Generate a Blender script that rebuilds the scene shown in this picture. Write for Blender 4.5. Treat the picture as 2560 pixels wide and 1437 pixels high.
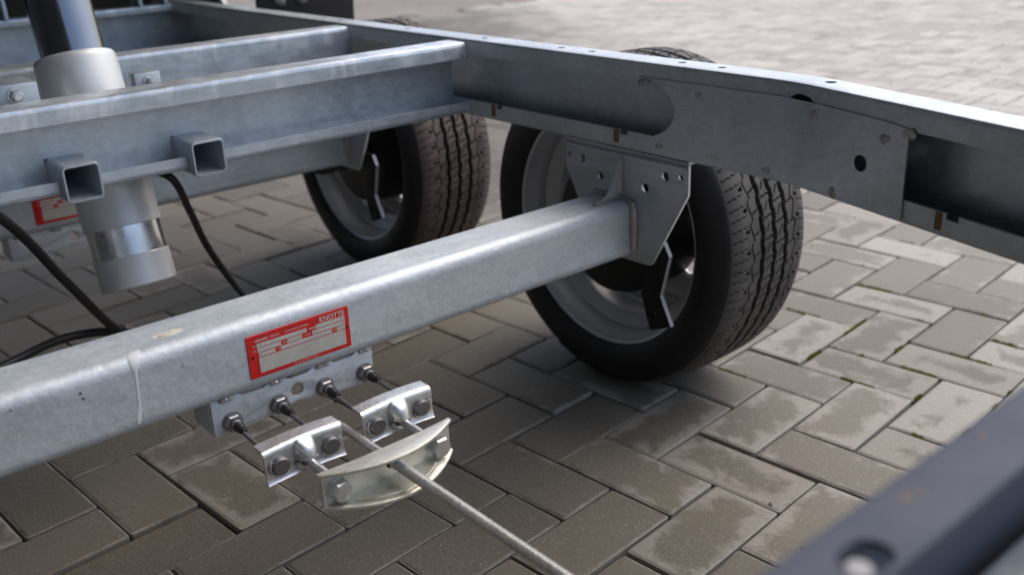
import bpy, bmesh, math, random
import numpy as np
from mathutils import Vector, Matrix

random.seed(7); np.random.seed(7)
scene = bpy.context.scene
for o in list(bpy.data.objects):
    bpy.data.objects.remove(o, do_unlink=True)
col = scene.collection
RAD = math.radians

# ------------------------------------------------------------------ camera
RC = ((0.645, 0.7633, -0.0383), (0.2595, -0.2659, -0.9284), (-0.7188, 0.5888, -0.3696))
CAM = Vector((0.90858, -0.81687, 0.75812))
cd = bpy.data.cameras.new('camera'); cam = bpy.data.objects.new('camera', cd); col.objects.link(cam)
right = Vector(RC[0]).normalized(); fwd = Vector(RC[2]).normalized()
right = (right - fwd * right.dot(fwd)).normalized(); up = right.cross(fwd)
mw = Matrix((right, up, -fwd)).transposed().to_4x4(); mw.translation = CAM
cam.matrix_world = mw
cd.sensor_width = 36.0; cd.lens = 2457.0 / 2560.0 * 36.0
cd.clip_start = 0.02; cd.clip_end = 500.0
cd.dof.use_dof = True; cd.dof.focus_distance = 1.08; cd.dof.aperture_fstop = 5.0
scene.camera = cam

# ------------------------------------------------------------------ sky and sun (bright overcast)
SUN_DIR = Vector((0.05, 0.62, 1.0)).normalized()      # towards the light
elev = math.asin(SUN_DIR.z); azim = math.atan2(SUN_DIR.x, SUN_DIR.y)
world = bpy.data.worlds.new('World'); scene.world = world; world.use_nodes = True
nt = world.node_tree; nt.nodes.clear()
sky = nt.nodes.new('ShaderNodeTexSky'); sky.sky_type = 'NISHITA'; sky.sun_disc = False
sky.sun_elevation = elev; sky.sun_rotation = azim
sky.air_density = 1.0; sky.dust_density = 3.4; sky.ozone_density = 1.0
bgn = nt.nodes.new('ShaderNodeBackground'); bgn.inputs['Strength'].default_value = 0.15
wo = nt.nodes.new('ShaderNodeOutputWorld')
nt.links.new(sky.outputs[0], bgn.inputs[0]); nt.links.new(bgn.outputs[0], wo.inputs[0])
sl = bpy.data.lights.new('sun', 'SUN'); sl.energy = 1.0; sl.angle = RAD(70); sl.color = (1.0, 0.92, 0.80)
so = bpy.data.objects.new('sun', sl); col.objects.link(so)
so.rotation_euler = (-SUN_DIR).to_track_quat('-Z', 'Y').to_euler(); so.location = (2, 3, 5)
scene.view_settings.view_transform = 'Standard'; scene.view_settings.look = 'None'
scene.view_settings.gamma = 1.0; scene.view_settings.exposure = 0.72
scene.view_settings.use_curve_mapping = False
scene.cycles.max_bounces = 6; scene.cycles.diffuse_bounces = 3; scene.cycles.glossy_bounces = 3

# ------------------------------------------------------------------ node helpers
class N:
    def __init__(s, name):
        s.m = bpy.data.materials.new(name); s.m.use_nodes = True
        s.t = s.m.node_tree; s.t.nodes.clear()
        s.out = s.t.nodes.new('ShaderNodeOutputMaterial')
        s.b = s.t.nodes.new('ShaderNodeBsdfPrincipled')
        s.t.links.new(s.b.outputs[0], s.out.inputs[0])
    def set(s, sock, v):
        if hasattr(v, 'is_linked') or isinstance(v, bpy.types.NodeSocket): s.t.links.new(v, sock)
        else: sock.default_value = v
    def pr(s, **kw):
        for k, v in kw.items(): s.set(s.b.inputs[k.replace('_', ' ')], v)
    def pos(s): return s.t.nodes.new('ShaderNodeNewGeometry').outputs['Position']
    def tc(s, w): return s.t.nodes.new('ShaderNodeTexCoord').outputs[w]
    def noise(s, vec, scale, detail=4, rough=.55, w='Fac', dist=0):
        n = s.t.nodes.new('ShaderNodeTexNoise'); n.inputs['Scale'].default_value = scale
        n.inputs['Detail'].default_value = detail; n.inputs['Roughness'].default_value = rough
        n.inputs['Distortion'].default_value = dist
        if vec is not None: s.t.links.new(vec, n.inputs['Vector'])
        return n.outputs[w]
    def voro(s, vec, scale, w='Distance', feat='F1'):
        n = s.t.nodes.new('ShaderNodeTexVoronoi'); n.feature = feat; n.inputs['Scale'].default_value = scale
        s.t.links.new(vec, n.inputs['Vector']); return n.outputs[w]
    def math(s, op, a, b=0.0, c=0.0, clamp=False):
        n = s.t.nodes.new('ShaderNodeMath'); n.operation = op; n.use_clamp = clamp
        s.set(n.inputs[0], a); s.set(n.inputs[1], b); s.set(n.inputs[2], c); return n.outputs[0]
    def vmul(s, v, f):
        n = s.t.nodes.new('ShaderNodeVectorMath'); n.operation = 'MULTIPLY'
        s.t.links.new(v, n.inputs[0]); n.inputs[1].default_value = f; return n.outputs[0]
    def vadd(s, v, u):
        n = s.t.nodes.new('ShaderNodeVectorMath'); n.operation = 'ADD'
        s.t.links.new(v, n.inputs[0]); s.set(n.inputs[1], u); return n.outputs[0]
    def rng(s, v, a, b, c, d, smooth=False):
        n = s.t.nodes.new('ShaderNodeMapRange'); n.interpolation_type = 'SMOOTHSTEP' if smooth else 'LINEAR'
        s.set(n.inputs[0], v); n.inputs[1].default_value = a; n.inputs[2].default_value = b
        s.set(n.inputs[3], c); s.set(n.inputs[4], d); return n.outputs[0]
    def mix(s, f, a, b, mode='MIX'):
        n = s.t.nodes.new('ShaderNodeMix'); n.data_type = 'RGBA'; n.blend_type = mode
        s.set(n.inputs[0], f); s.set(n.inputs[6], a if not isinstance(a, tuple) else (*a, 1)[:4])
        s.set(n.inputs[7], b if not isinstance(b, tuple) else (*b, 1)[:4]); return n.outputs[2]
    def sep(s, v):
        n = s.t.nodes.new('ShaderNodeSeparateXYZ'); s.t.links.new(v, n.inputs[0]); return n.outputs
    def bump(s, h, strength=.3, dist=.001):
        n = s.t.nodes.new('ShaderNodeBump'); n.inputs['Strength'].default_value = strength
        n.inputs['Distance'].default_value = dist; s.t.links.new(h, n.inputs['Height'])
        s.t.links.new(n.outputs[0], s.b.inputs['Normal'])

def galv(name, lo, hi, rough=.42, metal=.8, cloud=7.0, spangle=120.0, runs=0.0, stain=0.25, grain=(1, .3, 1), dimple=0.0):
    n = N(name); p = n.pos()
    c = n.noise(p, cloud, 4, .62, dist=.5)
    c2 = n.noise(n.vmul(p, grain), cloud * 14, 4, .68)
    vs = n.sep(n.voro(p, spangle, 'Color'))[0]
    f = n.math('ADD', n.math('MULTIPLY', c, .50), n.math('ADD', n.math('MULTIPLY', c2, .42), n.math('MULTIPLY', vs, .08)))
    f = n.rng(f, .33, .67, 0, 1)
    colr = n.mix(f, lo, hi)
    if stain:
        colr = n.mix(n.rng(c2, .62, .72, 0, stain * 1.4, True), colr, (lo[0] * .5, lo[1] * .5, lo[2] * .5))
        colr = n.mix(n.rng(c2, .30, .37, .5, 0, True), colr, (.80, .82, .83))
    if runs:
        r = n.noise(n.vmul(p, (17, 17, 6)), 1.0, 4, .6, dist=1.2); zz = n.sep(p)[2]
        r = n.math('ADD', r, n.math('MULTIPLY', n.math('SUBTRACT', zz, .538), 3.0))
        colr = n.mix(n.math('MULTIPLY', n.rng(r, .46, .64, 0, runs, True), n.rng(zz, .519, .528, 0, 1)), colr, (.90, .92, .93))
    n.pr(Base_Color=colr, Metallic=metal, Roughness=n.math('ADD', n.math('MULTIPLY', n.math('SUBTRACT', c2, .5), .5), rough))
    hgt = n.math('ADD', n.math('MULTIPLY', c2, 1.5), vs)
    if dimple: hgt = n.math('ADD', hgt, n.math('MULTIPLY', n.noise(p, 110, 2, .5), dimple))
    n.bump(hgt, .22, .0007)
    return n.m

def plain(name, c, rough=.5, metal=0.0, var=.25, scale=40, bump=.15, spec=.5):
    n = N(name); p = n.pos(); q = n.noise(p, scale, 5, .6)
    colr = n.mix(q, tuple(x * (1 - var) for x in c), tuple(min(1, x * (1 + var)) for x in c))
    n.pr(Base_Color=colr, Metallic=metal, Roughness=n.rng(q, .3, .7, max(.03, rough - .1), min(1, rough + .1)), Specular_IOR_Level=spec)
    if bump: n.bump(n.noise(p, scale * 8, 3), bump, .0005)
    return n.m

M = {}
M['axle'] = galv('galvanised_axle', (.44, .495, .545), (.68, .735, .78), .57, .46, 5, 230, stain=.18, dimple=4.5)
M['rail'] = galv('galvanised_rail', (.42, .46, .485), (.66, .705, .73), .42, .58, 9, 110, stain=.40)
M['cross'] = galv('galvanised_cross_member', (.42, .47, .51), (.70, .755, .80), .42, .6, 8, 90, runs=.6, stain=.2)
M['bracket'] = galv('galvanised_bracket', (.40, .44, .475), (.54, .585, .62), .45, .6, 12, 160, stain=.1)
M['zinc'] = galv('bright_zinc', (.55, .56, .57), (.76, .77, .77), .33, .85, 30, 300, stain=.1)
M['yellow_zinc'] = galv('yellowish_zinc', (.62, .61, .52), (.82, .81, .73), .36, .7, 18, 260, stain=.3)
M['rod'] = galv('zinc_plated_rod', (.54, .53, .50), (.78, .77, .73), .32, .8, 25, 260, stain=.3)
M['steel'] = plain('dull_steel', (.22, .215, .22), .42, .8, .3, 90)
M['nut'] = plain('grey_nut', (.31, .305, .31), .38, .85, .2, 120)
M['cut'] = plain('raw_cut_edge', (.27, .275, .29), .5, .5, .12, 120)
M['bright_edge'] = plain('bright_cut_edge', (.66, .67, .67), .45, .4, .12, 120)
M['weld'] = galv('weld_bead', (.28, .28, .26), (.52, .52, .50), .4, .7, 60, 400, stain=.2)
M['alu'] = plain('aluminium_casting', (.70, .70, .68), .42, .35, .10, 60)
M['shiny'] = plain('polished_band', (.70, .70, .69), .26, .95, .06, 30, .05)
M['piston'] = plain('dark_chrome_piston', (.25, .26, .28), .14, 1.0, .1, 20, .03)
M['black'] = plain('black_rubber_hose', (.012, .012, .013), .38, 0, .3, 60)
M['blackpaint'] = plain('black_paint', (.010, .010, .011), .55, 0, .3, 40, .15, .25)
M['drum'] = plain('dark_brake_drum', (.02, .02, .021), .5, .3, .5, 30)
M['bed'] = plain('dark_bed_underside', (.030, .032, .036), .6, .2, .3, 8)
M['rim'] = galv('grey_steel_rim', (.42, .43, .44), (.56, .57, .58), .42, .3, 14, 200, stain=.2)
M['red'] = plain('red_print', (.62, .012, .012), .35, 0, .12, 60, .05)
M['field'] = plain('grey_field', (.54, .53, .49), .42, .15, .18, 70, .1)
M['pale'] = plain('pale_print', (.62, .58, .55), .5, 0, .1, 60, 0)
M['stamp'] = plain('stamped_pale', (.80, .79, .76), .4, .2, .1, 60, 0)
M['rust'] = plain('rust_brown', (.20, .115, .055), .8, 0, .45, 160)
M['paint'] = plain('white_paint', (.66, .70, .72), .45, 0, .08, 60, .1)
M['cream'] = plain('cream_residue', (.66, .63, .54), .6, 0, .25, 90, .3)
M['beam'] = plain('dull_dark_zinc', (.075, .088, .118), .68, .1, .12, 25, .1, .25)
M['moss'] = plain('moss_green', (.26, .25, .05), .8, 0, .5, 200)

def rubber(name, dust, brown):
    n = N(name); p = n.tc('Object'); a = n.noise(p, 18, 6, .65); b = n.noise(p, 70, 4, .6)
    c = n.mix(n.rng(b, .3, .75, 0, 1), (.008, .008, .009), (.015, .015, .016))
    at = n.t.nodes.new('ShaderNodeAttribute'); at.attribute_name = 'tread'
    f = n.math('MULTIPLY', at.outputs['Fac'], n.rng(a, .25, .7, .25, 1.0))
    c = n.mix(n.math('MULTIPLY', f, dust), c, brown)
    n.pr(Base_Color=c, Roughness=n.rng(b, .3, .7, .48, .75), Specular_IOR_Level=.45)
    n.bump(n.noise(p, 420, 2), .12, .0005); return n.m
M['tyre'] = rubber('tyre_rubber', .50, (.17, .155, .138))
M['tyre_dusty'] = rubber('dusty_tyre_rubber', .68, (.18, .138, .11))

def concrete():
    n = N('concrete_paver'); p = n.pos()
    oi = n.t.nodes.new('ShaderNodeObjectInfo').outputs['Random']
    isl = n.t.nodes.new('ShaderNodeNewGeometry').outputs['Random Per Island']
    r = n.math('FRACT', n.math('ADD', n.math('MULTIPLY', oi, 7.31), n.math('MULTIPLY', isl, 5.17)))
    r2 = n.math('FRACT', n.math('MULTIPLY', r, 13.7))
    uv = n.sep(n.tc('UV'))
    du = n.math('SUBTRACT', .1, n.math('ABSOLUTE', n.math('SUBTRACT', uv[0], .5)))
    dv = n.math('SUBTRACT', .05, n.math('ABSOLUTE', n.math('SUBTRACT', uv[1], .5)))
    d = n.math('MINIMUM', du, dv)                                  # metres to the nearest edge
    off = n.math('MULTIPLY', r, 40.0)
    cx = n.t.nodes.new('ShaderNodeCombineXYZ'); n.t.links.new(off, cx.inputs[2]); pv = n.vadd(p, cx.outputs[0])
    nz = n.noise(pv, 17, 5, .70, dist=.5)
    nz2 = n.noise(pv, 6, 3, .5)
    # drying wet patches: the middle of a block stays wet longest
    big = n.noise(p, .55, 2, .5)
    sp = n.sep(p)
    damp_shade = n.math('ADD', n.math('MULTIPLY', sp[0], -.20), n.math('MULTIPLY', sp[1], -.42))  # grows towards the near side, wetness and shade in one
    damp_shade = n.math('ADD', n.math('MULTIPLY', damp_shade, 1.0), n.math('MULTIPLY', n.math('SUBTRACT', big, .5), .9))
    lvl = n.math('ADD', n.rng(damp_shade, -.85, -.10, -.030, .036), n.math('MULTIPLY', n.math('SUBTRACT', r2, .5), .06))
    run = n.noise(p, 3.2, 4, .62, dist=.6)                             # patches that run on over several blocks
    m = n.math('ADD', n.math('ADD', n.math('MULTIPLY', d, .8), lvl), n.math('ADD', n.math('MULTIPLY', n.math('SUBTRACT', nz, .5), .10), n.math('MULTIPLY', n.math('SUBTRACT', run, .5), .07)))
    wet = n.rng(m, .010, .030, 0, 1, True)
    tone = n.math('ADD', n.math('MULTIPLY', r, .75), n.math('MULTIPLY', nz2, .25))
    D = n.rng(damp_shade, -.95, -.02, 0, 1, True)                             # near side darker: wetness plus shade painted into the block colour
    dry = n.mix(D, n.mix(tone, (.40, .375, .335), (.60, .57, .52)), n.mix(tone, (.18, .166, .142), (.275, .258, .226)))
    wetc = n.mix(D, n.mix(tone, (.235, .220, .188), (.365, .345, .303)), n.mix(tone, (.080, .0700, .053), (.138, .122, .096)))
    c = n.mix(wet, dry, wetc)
    s1 = n.noise(p, 310, 3, .75); s2 = n.noise(p, 120, 3, .7)
    c = n.mix(n.rng(s1, .58, .70, 0, .40, True), c, (.58, .56, .52))
    c = n.mix(n.rng(s1, .28, .40, .55, 0, True), c, (.07, .064, .056))
    c = n.mix(n.rng(s2, .30, .70, .30, 0), c, (.16, .145, .125))
    c = n.mix(n.rng(run, .62, .74, 0, .40, True), c, (.13, .105, .08))
    edge = n.rng(n.math('ADD', d, n.math('MULTIPLY', n.math('SUBTRACT', nz, .5), .010)), .0025, .0050, .55, 0, True)
    c = n.mix(edge, c, (.30, .28, .25))
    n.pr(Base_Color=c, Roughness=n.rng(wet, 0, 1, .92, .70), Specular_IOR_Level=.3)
    n.bump(n.math('ADD', s1, n.math('MULTIPLY', s2, 1.5)), .45, .0011)
    return n.m
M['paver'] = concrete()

def soil():
    n = N('joint_sand'); p = n.pos(); a = n.noise(p, 60, 5, .6)
    n.pr(Base_Color=n.mix(n.rng(n.noise(p, 5, 3), .45, .65, 0, .6), n.mix(a, (.018, .015, .011), (.055, .047, .034)), (.14, .12, .09)), Roughness=.95); n.bump(n.noise(p, 300, 4), .6, .003); return n.m
M['soil'] = soil()
def dirt():
    n = N('gravelly_ground'); p = n.pos(); a = n.noise(p, 1.2, 6, .65); b = n.noise(p, 14, 5, .7)
    c = n.mix(a, (.15, .13, .115), (.33, .295, .27)); c = n.mix(n.rng(b, .45, .7, 0, .7), c, (.10, .085, .072))
    n.pr(Base_Color=c, Roughness=.95); n.bump(n.noise(p, 30, 5), .6, .02); return n.m
M['dirt'] = dirt()

# ------------------------------------------------------------------ mesh helpers
def finish(bm, name, mat, angle=32, uv=None, smooth=True):
    bmesh.ops.remove_doubles(bm, verts=bm.verts, dist=1e-6)
    bmesh.ops.recalc_face_normals(bm, faces=bm.faces)
    me = bpy.data.meshes.new(name); bm.to_mesh(me); bm.free()
    return fin(me, mat, angle, smooth)
def fin(me, mat, angle=32, smooth=True):
    if mat is not None: me.materials.append(M[mat] if isinstance(mat, str) else mat)
    if smooth:
        me.polygons.foreach_set('use_smooth', [True] * len(me.polygons))
        me.set_sharp_from_angle(angle=RAD(angle))
    return me
def link(name, me, parent=None, loc=None):
    o = bpy.data.objects.new(name, me); col.objects.link(o)
    if loc is not None: o.location = loc
    if parent is not None:
        o.parent = parent
        o.matrix_parent_inverse = Matrix.Translation(-WORLD[parent.name])
    WORLD[o.name] = Vector(loc) if loc is not None else Vector((0, 0, 0))
    if parent is not None: WORLD[o.name] = Vector(loc) if loc is not None else Vector((0, 0, 0))
    return o
WORLD = {}
def copytree(o, parent, d):
    """copy a part and its sub-parts, moved by d; every object here has an unrotated frame"""
    c = o.copy(); col.objects.link(c); c.parent = parent; c.location = Vector(o.location) + Vector(d)
    c.matrix_parent_inverse = Matrix.Translation(-WORLD[parent.name]); WORLD[c.name] = Vector(c.location)
    for k in list(o.children):
        q = k.copy(); col.objects.link(q); q.parent = c; q.location = Vector(k.location) + Vector(d)
        q.matrix_parent_inverse = Matrix.Translation(-WORLD[c.name]); WORLD[q.name] = Vector(q.location)
    return c

def box(bm, a, b, bev=0.0, seg=2):
    a, b = Vector(a), Vector(b)
    r = bmesh.ops.create_cube(bm, size=1.0)
    vs = r['verts']; s = b - a; c = (a + b) / 2
    for v in vs: v.co = Vector((v.co.x * s.x, v.co.y * s.y, v.co.z * s.z)) + c
    if bev:
        es = {e for v in vs for e in v.link_edges}
        bmesh.ops.bevel(bm, geom=list(es), offset=bev, segments=seg, profile=.5, affect='EDGES')
def frame(d):
    d = Vector(d).normalized(); a = Vector((0, 0, 1)) if abs(d.z) < .9 else Vector((0, 1, 0))
    u = d.cross(a).normalized(); v = d.cross(u).normalized(); return u, v, d
def lathe(bm, p, d, prof, seg=32, close=True, phase=0.0):
    """prof: list of (distance along d, radius)"""
    u, v, d = frame(d); p = Vector(p); rings = []
    for s, r in prof:
        if r < 1e-6: rings.append([bm.verts.new(p + d * s)])
        else: rings.append([bm.verts.new(p + d * s + (u * math.cos(t) + v * math.sin(t)) * r)
                            for t in [2 * math.pi * k / seg + phase for k in range(seg)]])
    for A, B in zip(rings, rings[1:]):
        for k in range(seg):
            q = [A[k % len(A)], A[(k + 1) % len(A)], B[(k + 1) % len(B)], B[k % len(B)]]
            q = [x for i, x in enumerate(q) if x not in q[:i]]
            if len(q) > 2: bm.faces.new(q)
    if close:
        for R in (rings[0], rings[-1]):
            if len(R) > 2: bm.faces.new(R)
def cyl(bm, a, b, r, seg=24, bev=0.0):
    a, b = Vector(a), Vector(b); L = (b - a).length
    if bev: lathe(bm, a, b - a, [(0, r - bev), (bev, r), (L - bev, r), (L, r - bev)], seg)
    else: lathe(bm, a, b - a, [(0, r), (L, r)], seg)
def hexhead(bm, p, d, r, h):
    lathe(bm, p, d, [(0, r), (h * .78, r), (h, r * .86)], 6)
def tube(bm, pts, r, seg=12):
    pts = [Vector(p) for p in pts]; rings = []; u = None
    for i, p in enumerate(pts):
        t = (pts[min(i + 1, len(pts) - 1)] - pts[max(i - 1, 0)]).normalized()
        if u is None: u, v, _ = frame(t)
        u = (u - t * u.dot(t)).normalized(); v = t.cross(u)
        rr = r[i] if isinstance(r, (list, tuple)) else r
        rings.append([bm.verts.new(p + (u * math.cos(a) + v * math.sin(a)) * rr) for a in [2 * math.pi * k / seg for k in range(seg)]])
    for A, B in zip(rings, rings[1:]):
        for k in range(seg): bm.faces.new([A[k], A[(k + 1) % seg], B[(k + 1) % seg], B[k]])
    bm.faces.new(rings[0]); bm.faces.new(rings[-1])
def spline(pts, n=10):
    pts = [Vector(p) for p in pts]; P = [pts[0] * 2 - pts[1]] + pts + [pts[-1] * 2 - pts[-2]]; out = []
    for i in range(1, len(P) - 2):
        a, b, c, d = P[i - 1:i + 3]
        for k in range(n):
            t = k / n
            out.append(.5 * (2 * b + (c - a) * t + (2 * a - 5 * b + 4 * c - d) * t * t + (3 * b - a - 3 * c + d) * t ** 3))
    out.append(pts[-1]); return out
def rrect(w, h, r, n=5, cx=0, cy=0):
    out = []
    for sx, sy, a0 in ((1, 1, 0), (-1, 1, 90), (-1, -1, 180), (1, -1, 270)):
        for k in range(n + 1):
            a = RAD(a0 + 90 * k / n); out.append((cx + sx * (w / 2 - r) + r * math.cos(a), cy + sy * (h / 2 - r) + r * math.sin(a)))
    return out
def support(P, lim=.008, e=.0016):
    """extra points next to the corners so that smooth shading stays in the bends"""
    out = []
    for (a, b), (c, d) in zip(P, P[1:] + P[:1]):
        out.append((a, b)); L = math.hypot(c - a, d - b)
        if L > lim:
            t = e / L; out += [(a + (c - a) * t, b + (d - b) * t), (c + (a - c) * t, d + (b - d) * t)]
    return out
def circ(cx, cy, r, n=20): return [(cx + r * math.cos(2 * math.pi * k / n), cy + r * math.sin(2 * math.pi * k / n)) for k in range(n)]
def plate(bm, outline, holes, th, fmap, bev=0.0):
    """flat plate with holes: outline and holes in (a, b), thickness from 0 to th, fmap(a, b, c) -> world"""
    cu = bpy.data.curves.new('tmp', 'CURVE'); cu.dimensions = '2D'; cu.fill_mode = 'BOTH'
    cu.extrude = th / 2 - bev; cu.bevel_depth = bev; cu.bevel_resolution = 1; cu.offset = -bev
    for poly in [outline] + list(holes):
        s = cu.splines.new('POLY'); s.points.add(len(poly) - 1); s.use_cyclic_u = True
        for q, (a, b) in zip(s.points, poly): q.co = (a, b, 0, 1)
    o = bpy.data.objects.new('tmp', cu); col.objects.link(o)
    dg = bpy.context.evaluated_depsgraph_get(); me = bpy.data.meshes.new_from_object(o.evaluated_get(dg))
    n0 = len(bm.verts); b2 = bmesh.new(); b2.from_mesh(me)
    bmesh.ops.remove_doubles(b2, verts=b2.verts, dist=1e-6)
    for v in b2.verts: v.co = Vector(fmap(v.co.x, v.co.y, v.co.z + th / 2))
    bmesh.ops.recalc_face_normals(b2, faces=b2.faces)
    m2 = bpy.data.meshes.new('tmp'); b2.to_mesh(m2); b2.free(); bm.from_mesh(m2)
    bpy.data.meshes.remove(m2); bpy.data.meshes.remove(me); bpy.data.objects.remove(o); bpy.data.curves.remove(cu)
def sweep(bm, prof, path, closed=True):
    """profile (n, z) along a horizontal path of (x, y); n points to the left of travel"""
    P = [Vector((x, y)) for x, y in path]; rings = []
    for i, p in enumerate(P):
        a = (P[i] - P[i - 1]).normalized() if i else None; b = (P[i + 1] - P[i]).normalized() if i < len(P) - 1 else None
        t = (a + b).normalized() if a and b else (a or b); k = 1.0 / max(.3, t.dot(a if a else b))
        n = Vector((-t.y, t.x)) * k
        rings.append([bm.verts.new((p.x + n.x * u, p.y + n.y * u, z)) for u, z in prof])
    m = len(prof)
    for A, B in zip(rings, rings[1:]):
        for k in range(m): bm.faces.new([A[k], A[(k + 1) % m], B[(k + 1) % m], B[k]])
    bm.faces.new(rings[0]); bm.faces.new(rings[-1])
def boolean(me, cutter):
    a = bpy.data.objects.new('tmpa', me); b = bpy.data.objects.new('tmpb', cutter); col.objects.link(a); col.objects.link(b)
    md = a.modifiers.new('b', 'BOOLEAN'); md.operation = 'DIFFERENCE'; md.object = b; md.solver = 'EXACT'
    dg = bpy.context.evaluated_depsgraph_get(); r = bpy.data.meshes.new_from_object(a.evaluated_get(dg))
    bpy.data.objects.remove(a); bpy.data.objects.remove(b); return r
def to_mesh(bm, name='tmp'):
    bmesh.ops.recalc_face_normals(bm, faces=bm.faces); me = bpy.data.meshes.new(name); bm.to_mesh(me); bm.free(); return me
def thing(name, label, cat, loc, group=None):
    o = bpy.data.objects.new(name, None); col.objects.link(o); o.location = loc; WORLD[o.name] = Vector(loc)
    o['label'] = label; o['category'] = cat; o.empty_display_size = .1
    if group: o['group'] = group
    return o
def part(name, mat, parent, build, label=None, angle=32, smooth=True):
    bm = bmesh.new(); build(bm); o = link(name, finish(bm, name, mat, angle, smooth=smooth), parent)
    if label: o['label'] = label
    return o

# ------------------------------------------------------------------ ground, paving
YAW = RAD(5.1424)
def gw(u, v):                                     # paver grid (0.1 m units) -> world
    c, s = math.cos(YAW), math.sin(YAW); u *= .1; v *= .1
    return (c * u - s * v, s * u + c * v)
def sheet(name, x0, y0, x1, y1, z, mat):
    bm = bmesh.new(); bm.faces.new([bm.verts.new(p) for p in ((x0, y0, z), (x1, y0, z), (x1, y1, z), (x0, y1, z))])
    me = finish(bm, name, mat, smooth=False); o = link(name, me); o['kind'] = 'structure'; return o
ground = sheet('ground', -200, -200, 200, 200, -.03, 'dirt')
ground['label'] = 'rough brown gravelly ground beyond the edge of the paving'; ground['category'] = 'ground'
PX0 = -5.05
paving = sheet('paving', PX0, -6.0, 6.0, 12.0, -.011, 'soil')
paving['label'] = 'herringbone concrete block paving with dark sandy joints'; paving['category'] = 'paving'

def paver_geo(rv, L=.1960, W=.0960, ch=.0036, H=.03):
    """chamfered block with slightly uneven, chipped edges"""
    a, b, c = L / 2, W / 2, .0024
    ring = [(a, b - c), (a - c, b), (a * rv.uniform(.2, .6), b), (-a * rv.uniform(.2, .6), b), (-a + c, b), (-a, b - c), (-a, b * rv.uniform(-.3, .3)),
            (-a, -b + c), (-a + c, -b), (-a * rv.uniform(.2, .6), -b), (a * rv.uniform(.2, .6), -b), (a - c, -b), (a, -b + c), (a, b * rv.uniform(-.3, .3))]
    v = []
    for z, i in ((-H, 0), (-ch * .5, 0), (0, ch)):
        for k, (x, y) in enumerate(ring):
            j = i + (abs(rv.gauss(0, .0005)) if i else abs(rv.gauss(0, .0003)))
            if i and rv.random() < .07: j += rv.uniform(.001, .003)
            v.append((x - math.copysign(j, x) if abs(abs(x) - a) < .003 else x, y - math.copysign(j, y) if abs(abs(y) - b) < .003 else y, z + (rv.gauss(0, .0002) if i else 0)))
    n = len(ring); f = []
    for r in (0, n):
        for k in range(n): f.append((r + k, r + (k + 1) % n, r + n + (k + 1) % n, r + n + k))
    f.append(tuple(range(2 * n, 3 * n)))
    return v, f
rv = random.Random(17); VAR = [paver_geo(rv) for k in range(12)]; PMS = []
for PV, PF in VAR:
    pm = bpy.data.meshes.new('paver'); pm.from_pydata(PV, [], PF)
    uvl = pm.uv_layers.new(name='UVMap')
    for lp in pm.loops:
        x, y, z = PV[lp.vertex_index]; uvl.data[lp.index].uv = (x + .5, y + .5)
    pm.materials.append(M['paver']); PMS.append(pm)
blocks = []
fW = 2457.0
def project(p):
    d = Vector(p) - CAM; z = d.dot(fwd)
    if z < .05: return None
    return (1280 + fW * d.dot(right) / z, 718.5 - fW * d.dot(up) / z, z)
for a in range(-75, 85):
    for b in range(-75, 140):
        m = (a - b) % 4
        if m == 0: cu, cv, rot = a + 1.0, b + .5, 0
        elif m == 3: cu, cv, rot = a + .5, b + 1.0, 1
        else: continue
        x, y = gw(cu, cv)
        if x < PX0 + .02 or x > 5.5 or y < -5.5 or y > 11.5: continue
        q = project((x, y, 0)); size = 0
        if q and -60 < q[0] < 2620 and -30 < q[1] < 1500: size = 1.0 / q[2]
        blocks.append((size, x, y, rot))
blocks.sort(key=lambda t: -t[0])
rs = random.Random(3)
for i, (s, x, y, rot) in enumerate(blocks[:300]):
    o = bpy.data.objects.new('paver', PMS[rs.randrange(12)]); col.objects.link(o); o.parent = paving
    o.location = (x + rs.gauss(0, .0006), y + rs.gauss(0, .0006), rs.gauss(0, .0011))
    o.rotation_euler = (rs.gauss(0, .006), rs.gauss(0, .006), YAW + rot * math.pi / 2 + math.pi * rs.randrange(2) + rs.gauss(0, .004))
F8 = np.array(VAR[0][1][:-1]); FT = np.array(VAR[0][1][-1]); NV = len(VAR[0][0])
rest = blocks[300:]; nb = len(rest); VV = np.zeros((nb * NV, 3)); UV = np.zeros((nb * NV, 2))
for i, (s, x, y, rot) in enumerate(rest):
    an = YAW + rot * math.pi / 2 + rs.gauss(0, .004); c, sn = math.cos(an), math.sin(an)
    q = np.array(VAR[rs.randrange(12)][0]); z = q[:, 2] + rs.gauss(0, .003) * q[:, 0] + rs.gauss(0, .003) * q[:, 1] + rs.gauss(0, .0008)
    VV[i * NV:(i + 1) * NV] = np.c_[c * q[:, 0] - sn * q[:, 1] + x, sn * q[:, 0] + c * q[:, 1] + y, z]
    UV[i * NV:(i + 1) * NV] = q[:, :2] + .5
fs = []
for i in range(nb):
    fs += [tuple(int(k) for k in r + i * NV) for r in F8]; fs.append(tuple(int(k) for k in FT + i * NV))
fm = bpy.data.meshes.new('paver_field'); fm.from_pydata(VV.tolist(), [], fs)
ul = fm.uv_layers.new(name='UVMap'); li = np.zeros(len(fm.loops), dtype=np.int32); fm.loops.foreach_get('vertex_index', li)
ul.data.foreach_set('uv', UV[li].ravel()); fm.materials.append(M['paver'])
pf = bpy.data.objects.new('paver_field', fm); col.objects.link(pf); pf.parent = paving; pf['kind'] = 'stuff'

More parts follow.
